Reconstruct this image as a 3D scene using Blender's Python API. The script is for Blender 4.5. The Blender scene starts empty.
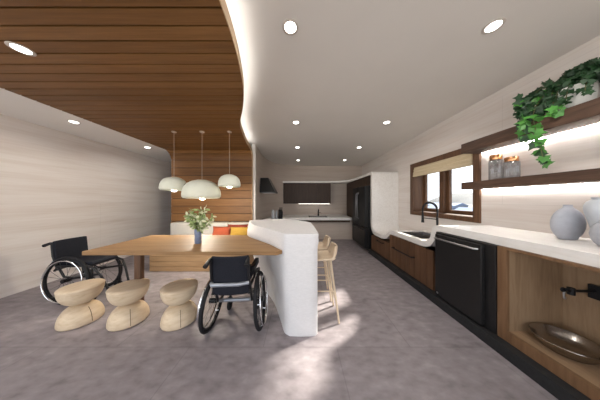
import bpy, bmesh, math, random
from mathutils import Vector, Matrix
random.seed(7)
sc = bpy.context.scene
C = sc.collection
PI = math.pi

# ------------------------------------------------------------------ helpers
def V(*a): return Vector(a)

def finish(me, smooth, ang=40):
    if smooth:
        me.polygons.foreach_set('use_smooth', [True]*len(me.polygons))
        me.set_sharp_from_angle(angle=math.radians(ang))

def obj(name, bm, mat, parent=None, smooth=True, ang=40, bevel=0, seg=2, rec=True):
    if rec: bmesh.ops.recalc_face_normals(bm, faces=bm.faces[:])
    me = bpy.data.meshes.new(name)
    bm.to_mesh(me); bm.free()
    mats = mat if isinstance(mat, (list, tuple)) else [mat]
    for m in mats: me.materials.append(m)
    finish(me, smooth, ang)
    o = bpy.data.objects.new(name, me)
    C.objects.link(o)
    if bevel:
        b = o.modifiers.new('bevel', 'BEVEL'); b.width = bevel; b.segments = seg
        b.limit_method = 'ANGLE'; b.angle_limit = math.radians(50); b.harden_normals = False
    if parent is not None: o.parent = parent
    return o

def tag(o, label, cat, group=None, kind=None):
    o['label'] = label; o['category'] = cat
    if group: o['group'] = group
    if kind: o['kind'] = kind
    return o

def thing(name, label, cat, loc=(0, 0, 0), rz=0, group=None):
    o = bpy.data.objects.new(name, None); C.objects.link(o)
    o.empty_display_size = 0.1
    o.location = loc; o.rotation_euler = (0, 0, rz)
    return tag(o, label, cat, group)

def struct(name, bm, mat, parent=None, **k):
    o = obj(name, bm, mat, parent, **k)
    if parent is None: o['kind'] = 'structure'
    return o

def dup(root, loc, rz, label):
    r = root.copy(); C.objects.link(r); r.location = loc; r.rotation_euler = (0, 0, rz); r['label'] = label
    for ch in list(root.children):
        c = ch.copy(); C.objects.link(c); c.parent = r
        for g in ch.children:
            d = g.copy(); C.objects.link(d); d.parent = c
    return r

def B(): return bmesh.new()

def box(bm, x0, x1, y0, y1, z0, z1):
    vs = [bm.verts.new(p) for p in ((x0,y0,z0),(x1,y0,z0),(x1,y1,z0),(x0,y1,z0),(x0,y0,z1),(x1,y0,z1),(x1,y1,z1),(x0,y1,z1))]
    for f in ((3,2,1,0),(4,5,6,7),(0,1,5,4),(1,2,6,5),(2,3,7,6),(3,0,4,7)):
        bm.faces.new([vs[i] for i in f])
    return bm

def ring_loft(bm, rings, cap=True, closed_u=True):
    R = [[bm.verts.new(p) for p in r] for r in rings]
    n = len(R[0])
    for a, b in zip(R[:-1], R[1:]):
        for i in range(n if closed_u else n-1):
            j = (i+1) % n
            bm.faces.new((a[i], a[j], b[j], b[i]))
    if cap:
        bm.faces.new(list(reversed(R[0]))); bm.faces.new(R[-1])
    return bm

def lathe(bm, prof, n=32, cx=0, cy=0, sx=1, sy=1, cap=True):
    return ring_loft(bm, [[(cx+sx*r*math.cos(2*PI*k/n), cy+sy*r*math.sin(2*PI*k/n), z) for k in range(n)] for r, z in prof], cap)

def prism(bm, pts, z0, z1):
    return ring_loft(bm, [[(x, y, z0) for x, y in pts], [(x, y, z1) for x, y in pts]])

def tube(bm, pts, r, n=8, cap=True):
    pts = [Vector(p) for p in pts]
    rs = r if isinstance(r, (list, tuple)) else [r]*len(pts)
    rings = []
    t0 = (pts[1]-pts[0]).normalized()
    up = Vector((0, 0, 1)) if abs(t0.z) < .9 else Vector((1, 0, 0))
    u = t0.cross(up).normalized()
    for i, p in enumerate(pts):
        if i == 0: t = t0
        elif i == len(pts)-1: t = (pts[i]-pts[i-1]).normalized()
        else: t = ((pts[i]-pts[i-1]).normalized()+(pts[i+1]-pts[i]).normalized()).normalized()
        u = (u - t*u.dot(t)).normalized()
        v = t.cross(u)
        rings.append([p+rs[i]*(math.cos(2*PI*k/n)*u+math.sin(2*PI*k/n)*v) for k in range(n)])
    return ring_loft(bm, rings, cap)

def torus(bm, c, axis, R, r, n=40, m=10, sq=1.0):
    axis = Vector(axis).normalized(); c = Vector(c)
    up = Vector((0, 0, 1)) if abs(axis.z) < .9 else Vector((1, 0, 0))
    u = axis.cross(up).normalized(); v = axis.cross(u)
    vs = []
    for i in range(n):
        a = 2*PI*i/n
        d = math.cos(a)*u+math.sin(a)*v
        vs.append([bm.verts.new(c+d*(R+r*math.cos(2*PI*k/m))+axis*(sq*r*math.sin(2*PI*k/m))) for k in range(m)])
    for i in range(n):
        for k in range(m):
            bm.faces.new((vs[i][k], vs[(i+1) % n][k], vs[(i+1) % n][(k+1) % m], vs[i][(k+1) % m]))
    return bm

def cyl(bm, a, b, r, n=16): return tube(bm, [a, b], r, n)

def arc(cx, cy, r, a0, a1, n):
    return [(cx+r*math.cos(math.radians(a0+(a1-a0)*i/n)), cy+r*math.sin(math.radians(a0+(a1-a0)*i/n))) for i in range(n+1)]

def catmull(P, sub=8):
    P = [Vector(p) for p in P]
    out = []
    for i in range(len(P)-1):
        p0 = P[i-1] if i else P[0]*2-P[1]
        p1, p2 = P[i], P[i+1]
        p3 = P[i+2] if i+2 < len(P) else P[-1]*2-P[-2]
        for k in range(sub):
            t = k/sub
            out.append(.5*((2*p1)+(p2-p0)*t+(2*p0-5*p1+4*p2-p3)*t*t+(3*p1-p0-3*p2+p3)*t**3))
    out.append(P[-1])
    return out

def interp(P, x):
    if x <= P[0][0]: return P[0][1]
    for (a, b), (c, d) in zip(P[:-1], P[1:]):
        if x <= c: return b+(d-b)*(x-a)/(c-a)
    return P[-1][1]

# ------------------------------------------------------------------ materials
def nodes(name):
    m = bpy.data.materials.new(name); m.use_nodes = True
    nt = m.node_tree
    return m, nt, nt.nodes['Principled BSDF']

def plain(name, col, rough=.5, metal=0, spec=.5, noise=.0, nscale=30, bump=0):
    m, nt, p = nodes(name)
    p.inputs['Base Color'].default_value = (*col, 1)
    p.inputs['Roughness'].default_value = rough
    p.inputs['Metallic'].default_value = metal
    p.inputs['Specular IOR Level'].default_value = spec
    if noise or bump:
        tc = nt.nodes.new('ShaderNodeTexCoord')
        nz = nt.nodes.new('ShaderNodeTexNoise'); nz.inputs['Scale'].default_value = nscale; nz.inputs['Detail'].default_value = 5
        nt.links.new(tc.outputs['Object'], nz.inputs['Vector'])
        if noise:
            cr = nt.nodes.new('ShaderNodeValToRGB')
            cr.color_ramp.elements[0].position = .3; cr.color_ramp.elements[1].position = .7
            cr.color_ramp.elements[0].color = (*[c*(1-noise) for c in col], 1)
            cr.color_ramp.elements[1].color = (*[min(1, c*(1+noise)) for c in col], 1)
            nt.links.new(nz.outputs['Fac'], cr.inputs['Fac']); nt.links.new(cr.outputs['Color'], p.inputs['Base Color'])
        if bump:
            b = nt.nodes.new('ShaderNodeBump'); b.inputs['Strength'].default_value = bump; b.inputs['Distance'].default_value = .005
            nt.links.new(nz.outputs['Fac'], b.inputs['Height']); nt.links.new(b.outputs['Normal'], p.inputs['Normal'])
    return m

def emit(name, col, s):
    m, nt, p = nodes(name)
    p.inputs['Base Color'].default_value = (*col, 1)
    p.inputs['Emission Color'].default_value = (*col, 1); p.inputs['Emission Strength'].default_value = s
    return m

def streak(name, stops, scale, rough=.5, world=True, bump=0, fine=.35, board=False, spec=.4, dist=1.2):
    """long grain: noise on coordinates stretched by `scale`"""
    m, nt, p = nodes(name)
    N, L = nt.nodes, nt.links
    if world:
        g = N.new('ShaderNodeNewGeometry'); src = g.outputs['Position']
    else:
        g = N.new('ShaderNodeTexCoord'); src = g.outputs['Object']
    mp = N.new('ShaderNodeMapping'); mp.inputs['Scale'].default_value = scale
    L.new(src, mp.inputs['Vector'])
    vec = mp.outputs['Vector']
    if board:
        at = N.new('ShaderNodeAttribute'); at.attribute_name = 'board'
        ad = N.new('ShaderNodeVectorMath'); ad.operation = 'ADD'
        mu = N.new('ShaderNodeVectorMath'); mu.operation = 'SCALE'; mu.inputs['Scale'].default_value = 23.7
        cb = N.new('ShaderNodeCombineXYZ')
        for i in range(3): L.new(at.outputs['Fac'], cb.inputs[i])
        L.new(cb.outputs[0], mu.inputs[0]); L.new(vec, ad.inputs[0]); L.new(mu.outputs[0], ad.inputs[1])
        vec = ad.outputs[0]
    n1 = N.new('ShaderNodeTexNoise'); n1.inputs['Scale'].default_value = 1; n1.inputs['Detail'].default_value = 6
    n1.inputs['Roughness'].default_value = .6; n1.inputs['Distortion'].default_value = dist
    n2 = N.new('ShaderNodeTexNoise'); n2.inputs['Scale'].default_value = 4.5; n2.inputs['Detail'].default_value = 4
    L.new(vec, n1.inputs['Vector']); L.new(vec, n2.inputs['Vector'])
    mx = N.new('ShaderNodeMix'); mx.inputs['Factor'].default_value = fine
    L.new(n1.outputs['Fac'], mx.inputs[2]); L.new(n2.outputs['Fac'], mx.inputs[3])
    fac = mx.outputs[0]
    if board:
        a2 = N.new('ShaderNodeMath'); a2.operation = 'MULTIPLY_ADD'; a2.inputs[1].default_value = .22; a2.inputs[2].default_value = -.11
        L.new(at.outputs['Fac'], a2.inputs[0])
        a3 = N.new('ShaderNodeMath'); a3.operation = 'ADD'
        L.new(fac, a3.inputs[0]); L.new(a2.outputs[0], a3.inputs[1]); fac = a3.outputs[0]
    cr = N.new('ShaderNodeValToRGB')
    el = cr.color_ramp.elements
    while len(el) < len(stops): el.new(.5)
    for e, (pos, c) in zip(el, stops): e.position = pos; e.color = (*c, 1)
    L.new(fac, cr.inputs['Fac'])
    L.new(cr.outputs['Color'], p.inputs['Base Color'])
    p.inputs['Roughness'].default_value = rough; p.inputs['Specular IOR Level'].default_value = spec
    if bump:
        b = N.new('ShaderNodeBump'); b.inputs['Strength'].default_value = bump; b.inputs['Distance'].default_value = .004
        L.new(fac, b.inputs['Height']); L.new(b.outputs['Normal'], p.inputs['Normal'])
    return m, nt, p, cr

def add_joints(nt, p, cr, plane, w, h, off, mortar, size=.004, dark=.8):
    """tile joints through a brick texture; plane gives the two world axes used"""
    N, L = nt.nodes, nt.links
    g = N.new('ShaderNodeNewGeometry'); s = N.new('ShaderNodeSeparateXYZ'); L.new(g.outputs['Position'], s.inputs[0])
    c = N.new('ShaderNodeCombineXYZ')
    L.new(s.outputs[plane[0]], c.inputs[0]); L.new(s.outputs[plane[1]], c.inputs[1])
    ad = N.new('ShaderNodeVectorMath'); ad.operation = 'ADD'; ad.inputs[1].default_value = (*off, 0); L.new(c.outputs[0], ad.inputs[0])
    br = N.new('ShaderNodeTexBrick'); L.new(ad.outputs[0], br.inputs['Vector'])
    br.inputs['Scale'].default_value = 1; br.inputs['Brick Width'].default_value = w; br.inputs['Row Height'].default_value = h
    br.inputs['Mortar Size'].default_value = size; br.inputs['Mortar Smooth'].default_value = .3
    br.inputs['Color1'].default_value = (1, 1, 1, 1); br.inputs['Color2'].default_value = (mortar, mortar, mortar, 1)
    br.inputs['Mortar'].default_value = (dark, dark, dark, 1)
    mx = N.new('ShaderNodeMix'); mx.data_type = 'RGBA'; mx.blend_type = 'MULTIPLY'; mx.inputs['Factor'].default_value = 1
    L.new(cr.outputs['Color'], mx.inputs[6]); L.new(br.outputs['Color'], mx.inputs[7])
    L.new(mx.outputs[2], p.inputs['Base Color'])

def srgb(r, g, b):
    f = lambda c: (c/255/12.92) if c <= 10 else ((c/255+.055)/1.055)**2.4
    return (f(r), f(g), f(b))

TRAV = [(.2, srgb(203, 188, 177)), (.40, srgb(220, 210, 203)), (.58, srgb(230, 223, 218)), (.82, srgb(210, 197, 187))]
def trav(name, plane, joints=(2.4, 1.2), off=(0, 0)):
    sclv = [1.1, 1.1, 1.1]; sclv[2] = 7.5
    sclv = (.5, .5, 9.0)
    m, nt, p, cr = streak(name, TRAV, sclv, rough=.55, fine=.3, dist=.25)
    add_joints(nt, p, cr, plane, joints[0], joints[1], off, .97, size=.003, dark=.9)
    return m
M = {}
M['trav_x'] = trav('travertine_side', (1, 2), off=(.55, .05))
TRAV = [(p_, tuple(v_*k_ for v_, k_ in zip(c_, (.68, .63, .58)))) for p_, c_ in TRAV]  # same stone, far kitchen's dimness put into a darker, warmer colour
M['trav_y'] = trav('travertine_back_dimmed', (0, 2))
FL = [(.28, srgb(108, 101, 104)), (.43, srgb(134, 126, 129)), (.57, srgb(147, 139, 142)), (.75, srgb(172, 164, 165))]
m, nt, p, cr = streak('stone_floor', FL, (2.2, 3.8, 1), rough=.5, fine=.6, spec=.35, dist=.3)
add_joints(nt, p, cr, (0, 1), 1.2, .6, (.3, .44), .89, size=.004, dark=.78)
M['floor'] = m
M['plaster'] = plain('plaster', srgb(226, 222, 217), .85, noise=.015, nscale=3)
WC = [(.2, srgb(94, 62, 30)), (.45, srgb(116, 79, 41)), (.6, srgb(128, 89, 49)), (.85, srgb(148, 106, 62))]
M['soffit'] = plain('bright_plaster', srgb(242, 239, 235), .85, noise=.01, nscale=3)
M['boards'] = streak('oak_boards', WC, (1.0, 26, 26), rough=.55, board=True, bump=.1, dist=.25, fine=.45)[0]
M['fascia'] = streak('oak_edge', [(.3, srgb(180, 150, 118)), (.7, srgb(200, 172, 140))], (1, 1, 20), rough=.6)[0]
TB = [(.25, srgb(112, 82, 50)), (.45, srgb(136, 103, 66)), (.6, srgb(150, 115, 76)), (.8, srgb(164, 128, 88))]
M['table'] = streak('table_oak', TB, (1.3, 22, 22), rough=.6, dist=.4)[0]
M['bench'] = streak('bench_oak', [(.25, srgb(150, 118, 84)), (.5, srgb(172, 139, 102)), (.75, srgb(190, 158, 122))], (1.2, 12, 12), rough=.5)[0]
WN = [(.25, srgb(68, 47, 32)), (.45, srgb(90, 63, 44)), (.6, srgb(106, 76, 54)), (.8, srgb(124, 92, 66))]
M['walnut_v'] = streak('walnut_upright', WN, (14, 14, 1.2), rough=.5, bump=.06)[0]
M['walnut_h'] = streak('walnut_lengthwise', WN, (14, 1.2, 14), rough=.5, bump=.1)[0]
SH = [(.25, srgb(48, 34, 26)), (.45, srgb(72, 52, 41)), (.6, srgb(90, 67, 53)), (.8, srgb(114, 88, 71))]
M['shelf'] = streak('shelf_walnut', SH, (18, 1.6, 18), rough=.6, bump=.15)[0]
DK = [(.25, srgb(42, 27, 18)), (.5, srgb(58, 40, 28)), (.75, srgb(74, 53, 38))]
M['dark_wood'] = streak('dark_walnut', DK, (16, 16, 1.2), rough=.5)[0]
M['stile'] = streak('oak_face_frame', [(.25, srgb(92, 66, 45)), (.5, srgb(116, 86, 60)), (.75, srgb(134, 103, 75))], (14, 14, 1.2), rough=.5)[0]
CB = [(.25, srgb(122, 98, 74)), (.5, srgb(146, 120, 93)), (.75, srgb(164, 138, 110))]
M['interior'] = streak('cabinet_interior_oak', CB, (14, 14, 1.4), rough=.55)[0]
M['interior_h'] = streak('cabinet_floor_oak', CB, (14, 1.4, 14), rough=.55)[0]
ST = [(.25, srgb(190, 164, 132)), (.45, srgb(210, 188, 158)), (.6, srgb(219, 199, 171)), (.8, srgb(200, 176, 144))]
M['stool'] = streak('pale_ash', ST, (2, 9, 16), rough=.55, world=False, bump=.05)[0]
M['seam'] = plain('dark_wood_seam', srgb(96, 74, 52), .8)
M['barstool'] = streak('bar_stool_oak', [(.3, srgb(198, 176, 150)), (.7, srgb(214, 195, 170))], (12, 12, 2), rough=.5, world=False)[0]
M['whitestone'] = streak('white_stone', [(.25, srgb(208, 206, 206)), (.5, srgb(215, 213, 213)), (.75, srgb(222, 220, 220))], (9, 9, 26), rough=.5, fine=.6)[0]
M['counter'] = streak('white_counter', [(.25, srgb(216, 211, 206)), (.5, srgb(230, 227, 223)), (.75, srgb(238, 236, 234))], (10, 2.2, 10), rough=.4, fine=.6)[0]
M['black'] = plain('black_plastic', (.009, .009, .011), .5, spec=.3)
M['rubber'] = plain('tyre_rubber', (.01, .01, .012), .7, spec=.3)
M['fabric'] = plain('black_fabric', (.014, .015, .021), .85, spec=.2, noise=.2, nscale=120, bump=.2)
M['frame'] = plain('black_frame_paint', (.009, .009, .011), .35, spec=.35)
M['chrome'] = plain('polished_steel', (.78, .78, .8), .18, 1)
M['bar'] = plain('grey_alloy', (.34, .36, .40), .4, .6)
M['steel'] = plain('brushed_steel', (.55, .55, .56), .3, 1)
M['darksteel'] = plain('dark_steel', (.22, .22, .23), .35, .9)
M['spoke'] = plain('dark_spoke', (.1, .1, .105), .35, .8)
M['pewter'] = plain('pewter', (.42, .39, .36), .22, 1, noise=.08, nscale=8)
M['sinkmetal'] = plain('dark_sink_steel', (.26, .25, .25), .3, 1)
M['appliance'] = plain('black_appliance', (.013, .0125, .013), .35, spec=.4)
M['fridge'] = plain('black_steel', (.012, .012, .013), .4, 0, spec=.2)
M['kick'] = plain('dark_plinth', (.022, .022, .023), .65, spec=.25, noise=.2, nscale=40)
M['shade'] = plain('pale_clay_shade', srgb(224, 226, 210), .75, noise=.03, nscale=14, bump=.08)
M['cord'] = plain('pale_cord', srgb(190, 175, 160), .6)
M['bulb'] = emit('bulb_glow', (1, .93, .82), 6)
M['lens'] = emit('downlight_glow', (1, .96, .9), 14)
M['ring'] = plain('downlight_ring', srgb(205, 196, 188), .5)
M['led'] = emit('led_glow', (1, .95, .9), 48)
M['cove'] = emit('cove_glow', (1, .96, .91), 15)
M['ledk'] = emit('kitchen_led_glow', (1, .95, .88), 3)
M['blue_vase'] = plain('blue_glaze', srgb(112, 124, 150), .3, noise=.2, nscale=30)
M['vase'] = plain('grey_ceramic', srgb(170, 172, 180), .6, noise=.06, nscale=25, bump=.25)
M['vase2'] = plain('pale_grey_ceramic', srgb(188, 192, 198), .45, noise=.05, nscale=10)
M['leaf'] = plain('table_leaf', srgb(150, 168, 108), .55, noise=.3, nscale=9)
M['leaf_pale'] = plain('pale_table_leaf', srgb(222, 224, 190), .55, noise=.12, nscale=9)
M['ivy'] = plain('ivy_leaf', srgb(34, 66, 36), .5, noise=.35, nscale=14)
M['ivy_light'] = plain('young_ivy_leaf', srgb(78, 140, 60), .45, noise=.2, nscale=14)
M['stem'] = plain('green_stem', srgb(92, 88, 52), .7)
M['pot'] = plain('white_pot', srgb(226, 226, 220), .45)
M['soil'] = plain('dark_soil', srgb(50, 38, 30), .95, noise=.3, nscale=60)
M['cushion'] = plain('cream_fabric', srgb(198, 193, 185), .9, noise=.04, nscale=60, bump=.15)
M['red'] = plain('rust_fabric', srgb(146, 66, 38), .9, noise=.08, nscale=60, bump=.2)
M['maroon'] = plain('brick_red_fabric', srgb(128, 52, 34), .9, noise=.08, nscale=60, bump=.2)
M['yellow'] = plain('mustard_fabric', srgb(156, 122, 44), .9, noise=.08, nscale=60, bump=.2)
M['blind'] = streak('woven_blind', [(.3, srgb(190, 172, 140)), (.7, srgb(214, 198, 168))], (8, 3, 60), rough=.9)[0]
M['copper'] = plain('copper_lid', (.72, .36, .17), .25, 1, noise=.2, nscale=25)
M['grass'] = plain('outside_ground', (.06, .062, .058), .9, noise=.15, nscale=.2)
M['hill'] = plain('outside_hill', (.07, .075, .082), .9, noise=.2, nscale=.05)
M['house'] = plain('outside_house', srgb(136, 144, 158), .8)
M['roof'] = plain('outside_roof', srgb(112, 126, 152), .8)
def glassy(name, tint, gl=.08, diff=None):
    m, nt, p = nodes(name)
    N, L = nt.nodes, nt.links
    N.remove(p)
    t = N.new('ShaderNodeBsdfTransparent'); t.inputs[0].default_value = (*tint, 1)
    g = N.new('ShaderNodeBsdfGlossy'); g.inputs['Roughness'].default_value = .05
    mx = N.new('ShaderNodeMixShader'); mx.inputs[0].default_value = gl
    L.new(t.outputs[0], mx.inputs[1]); L.new(g.outputs[0], mx.inputs[2])
    out = mx
    if diff:
        d = N.new('ShaderNodeBsdfDiffuse'); d.inputs[0].default_value = (*diff[0], 1)
        m2 = N.new('ShaderNodeMixShader'); m2.inputs[0].default_value = diff[1]
        L.new(mx.outputs[0], m2.inputs[1]); L.new(d.outputs[0], m2.inputs[2]); out = m2
    L.new(out.outputs[0], N['Material Output'].inputs[0])
    return m
M['bounce_ground'] = plain('pale_bounce_ground', srgb(206, 202, 196), .8, noise=.05, nscale=2)
M['backing'] = plain('dark_slot_backing', srgb(52, 34, 20), .9)
M['glass'] = glassy('window_glass', (.97, .98, .98), .05)
M['jar'] = glassy('ribbed_grey_glass', (.72, .72, .74), .15, (srgb(150, 148, 148), .35))

# ------------------------------------------------------------------ dimensions (metres; camera eye 1.2 m)
CEIL = 2.437; XR = 2.247; XL = -3.65; WOOD = 2.245; SOF = 2.25
YB = 6.06; YW = 3.61; XWL = -2.79; YN = -1.5

# ------------------------------------------------------------------ setting
struct('floor', box(B(), XL-.2, XR+.3, YN, YB+.2, -.1, 0), M['floor'], smooth=False)
struct('ceiling', box(B(), XWL-.4, XR+.3, YN, YB+.2, CEIL, CEIL+.1), M['plaster'], smooth=False)
struct('wall_left', box(B(), XL-.2, XL, .35, YB+.2, 0, CEIL+.1), M['trav_x'], smooth=False)
# right wall with window hole
WY0, WY1, WZ0, WZ1 = 2.10, 3.33, .955, 1.86
bm = B()
box(bm, XR, XR+.26, YN, WY0, 0, CEIL); box(bm, XR, XR+.26, WY1, YB+.2, 0, CEIL)
box(bm, XR, XR+.26, WY0, WY1, 0, WZ0); box(bm, XR, XR+.26, WY0, WY1, WZ1, CEIL)
struct('wall_right', bm, M['trav_x'], smooth=False)
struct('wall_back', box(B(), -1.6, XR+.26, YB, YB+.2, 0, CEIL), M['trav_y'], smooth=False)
# partition between dining nook and kitchen: flat, then sweeping round into the back wall
inner = catmull([(-.985, 3.72), (-1.01, 4.1), (-1.035, 4.6), (-.97, 5.2), (-.76, 5.66), (-.36, 5.92), (.1, 6.04), (.5, YB-.001)], 8)
inner = [(p.x, p.y) for p in inner]
outer = [(.5, YB+.1), (-1.2, YB+.1), (-1.09, 4.6), (-1.06, 3.72)]
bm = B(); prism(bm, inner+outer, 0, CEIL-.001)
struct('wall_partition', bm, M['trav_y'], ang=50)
bm = B(); box(bm, -1.063, -.982, 3.66, 3.72, 0, CEIL-.001)
struct('trim_1', bm, M['plaster'], bevel=.006)
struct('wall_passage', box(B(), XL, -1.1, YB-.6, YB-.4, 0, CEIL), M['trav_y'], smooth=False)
# left soffit
struct('trim_2', box(B(), XL, XWL-.012, YN, YB-.6, SOF, CEIL), M['soffit'], smooth=False)
# wooden ribbon: ceiling, fillet, back wall
edge_pts = [(-1.6, -.31), (-1, -.33), (.4, -.40), (.871, -.423), (1.089, -.440), (1.281, -.470), (1.584, -.54), (1.883, -.65),
            (2.22, -.80), (2.489, -.88), (3.03, -.98), (3.40, -1.02), (3.61, -1.04)]
EC = [(p.x, p.y) for p in catmull(edge_pts, 6)]
FR = .2
def rib(s):
    """arc-length path in (y,z) with inward normal (towards the room)"""
    L1 = (YW-FR)-YN
    L2 = FR*PI/2
    if s <= L1: return YN+s, WOOD, 0, -1
    if s <= L1+L2:
        a = (s-L1)/FR
        return YW-FR+FR*math.sin(a), WOOD-FR+FR*math.cos(a), -math.sin(a), -math.cos(a)
    return YW, WOOD-FR-(s-L1-L2), -1, 0
LR = (YW-FR)-YN+FR*PI/2+(WOOD-FR)
L1 = (YW-FR)-YN
s0 = (0.0565-YN % .0945) % .0945
joints = [0.0]
s = (.907-YN) % .0945
while s < L1-.02: joints.append(s); s += .0945
joints += [L1+.06, L1+.16]
s = L1+FR*PI/2-.02
while s < LR-.05: joints.append(s); s += .166
joints.append(LR)
bm = B()
lay = bm.faces.layers.float.new('board')
def ribpt(s, off, side):
    y, z, ny, nz = rib(s)
    x = XWL if side == 0 else interp(EC, y)
    return (x, y+ny*off, z+nz*off)
for a, b in zip(joints[:-1], joints[1:]):
    G = .006 if b-a < .12 else .006
    val = random.random()
    n = 4 if b-a < .12 else 2
    if a < L1+FR*2 and b > L1: n = 6
    ss = [a+G+(b-a-2*G)*i/n for i in range(n+1)]
    rows = []
    rows.append([bm.verts.new(ribpt(ss[0], -.022, 0)), bm.verts.new(ribpt(ss[0], -.022, 1))])
    for q in ss: rows.append([bm.verts.new(ribpt(q, 0, 0)), bm.verts.new(ribpt(q, 0, 1))])
    rows.append([bm.verts.new(ribpt(ss[-1], -.022, 0)), bm.verts.new(ribpt(ss[-1], -.022, 1))])
    for r1, r2 in zip(rows[:-1], rows[1:]):
        f = bm.faces.new((r1[0], r1[1], r2[1], r2[0])); f[lay] = val
# backing
prev = None
N_ = 160
for i in range(N_+1):
    q = LR*i/N_
    cur = [bm.verts.new(ribpt(q, -.0215, 0)), bm.verts.new(ribpt(q, -.0215, 1)), bm.verts.new(ribpt(q, -.03, 1)), bm.verts.new(ribpt(q, -.03, 0))]
    if prev:
        for k in range(4):
            f = bm.faces.new((prev[k], prev[(k+1) % 4], cur[(k+1) % 4], cur[k])); f[lay] = .2; f.material_index = 1
    prev = cur
ribbon = struct('trim_3', bm, [M['boards'], M['backing']], smooth=False, rec=False)
# pale fascia along the wavy cut edge
bm = B()
rings = []
for i in range(221):
    q = L1*i/220
    y = YN+q; x = interp(EC, y)
    rings.append([(x, y, WOOD-.001), (x+.006, y, WOOD-.001), (x+.006, y, WOOD+.08), (x, y, WOOD+.08)])
for i in range(13):
    a = PI/2*(i+1)/13
    y = YW-FR+FR*math.sin(a); z = WOOD-FR+FR*math.cos(a); x = interp(EC, y)
    o = .08
    rings.append([(x, y, z), (x+.006, y, z), (x+.006, y+o*math.sin(a), z+o*math.cos(a)), (x, y+o*math.sin(a), z+o*math.cos(a))])
x = interp(EC, YW)
rings.append([(x, YW, 0), (x+.006, YW, 0), (x+.006, YW+.08, 0), (x, YW+.08, 0)])
ring_loft(bm, rings)
struct('trim_4', bm, M['fascia'], ang=30)
# cove light lying on top of the wooden ceiling behind the fascia
bm = B(); rings = []
for i in range(161):
    y = -1.4+(3.5+1.4)*i/160; x = interp(EC, y)
    rings.append([(x-.034, y, WOOD+.062), (x-.012, y, WOOD+.062), (x-.012, y, WOOD+.070), (x-.034, y, WOOD+.070)])
ring_loft(bm, rings)
tag(obj('cove_light', bm, M['cove']), 'hidden light strip glowing along the wavy edge of the wooden ceiling', 'light strip')

bm = B(); box(bm, -24, 16, -26, YN-.02, -.12, -.02); box(bm, -24, XL-.22, YN-.02, 8, -.12, -.02)
struct('added_terrace', bm, M['bounce_ground'], smooth=False)  # unseen pale terrace, added to bounce sunlight up to the ceiling
# ------------------------------------------------------------------ window
bm = B()
F0, F1, Z0, Z1 = 2.066, 3.374, .912, 1.915
fw = .085
for (a, b, c, d) in ((F0, F0+fw, Z0, Z1), (F1-fw, F1, Z0, Z1), (F0+fw, F1-fw, Z0, Z0+fw*.8), (F0+fw, F1-fw, Z1-fw, Z1)):
    box(bm, XR-.02, XR+.012, a, b, c, d)
# deep jambs
box(bm, XR+.012, XR+.25, WY0+.001, WY0+.045, WZ0, WZ1); box(bm, XR+.012, XR+.25, WY1-.045, WY1-.001, WZ0, WZ1)
box(bm, XR+.012, XR+.25, WY0+.045, WY1-.045, WZ0+.001, WZ0+.03); box(bm, XR+.012, XR+.25, WY0+.045, WY1-.045, WZ1-.03, WZ1-.001)
win = struct('window_1', bm, M['walnut_v'], smooth=False, bevel=.004)
bm = B()
box(bm, XR+.14, XR+.24, 2.77, 2.86, WZ0+.03, WZ1-.03)
obj('mullion', bm, M['walnut_v'], win, smooth=False, bevel=.003)
for (a, b) in ((2.145, 2.77), (2.86, 3.285)):
    bm = B(); w = .05
    box(bm, XR+.19, XR+.235, a, a+w, WZ0+.03, WZ1-.03); box(bm, XR+.19, XR+.235, b-w, b, WZ0+.03, WZ1-.03)
    box(bm, XR+.19, XR+.235, a+w, b-w, WZ0+.03, WZ0+.085); box(bm, XR+.19, XR+.235, a+w, b-w, WZ1-.085, WZ1-.03)
    sash = obj('sash', bm, M['walnut_v'], win, smooth=False, bevel=.003)
    obj('glass_pane', box(B(), XR+.21, XR+.216, a+w, b-w, WZ0+.085, WZ1-.085), M['glass'], sash, smooth=False)
# roman blind with soft folds
bm = B(); rings = []
zz = [1.84, 1.80, 1.79, 1.745, 1.735, 1.70, 1.655, 1.65]
xx = [.0, .0, .012, .006, .02, .016, .024, .012]
prof = [(XR-.012-x, z) for x, z in zip(xx, zz)]
back = [(XR+.006, z) for z in reversed(zz)]
for y in (2.16, 3.27):
    rings.append([(x, y, z) for x, z in prof+back])
ring_loft(bm, rings)
bl = obj('roman_blind', bm, M['blind'], smooth=False, bevel=.004)
tag(bl, 'tan woven roman blind half drawn over the kitchen window', 'blind')

# ------------------------------------------------------------------ outside view
struct('added_eave', box(B(), XR+.262, 3.0, -1, 6, 1.93, 2.0), M['plaster'], smooth=False)  # unseen eave, added outside to trim the sun patch on the floor
bm = B(); box(bm, 3.2, 260, -60, 260, -4.3, -4)
tag(obj('terrain', bm, M['grass'], smooth=False), 'pale ground falling away outside the kitchen window', 'ground', kind='stuff')
bm = B(); rings = []
for i in range(40):
    t = i/39; y = 10+t*300; x = 250-20*math.sin(t*5)
    h = 9+5*math.sin(t*7+1)**2+2*math.sin(t*17)
    rings.append([(x-40, y, -4), (x, y, h), (x+20, y, h*.7), (x+60, y, -4)])
ring_loft(bm, rings)
tag(obj('hillside', bm, M['hill']), 'hazy grey hills on the horizon outside the window', 'hill', kind='stuff')
hs = [(46, 54.5, 3.0, 2.6), (48, 47, 2.4, 2.2), (52, 58, 3.4, 3.3), (58, 72, 4, 3.2), (60, 49, 3.4, 3.6)]
hl = ['white house with blue roof outside window, nearest of the row', 'small white house with blue roof at right of window view',
      'white house with blue roof behind the nearest one', 'far white house with blue roof at left in window view', 'tall white house with blue roof furthest right outside']
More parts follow.
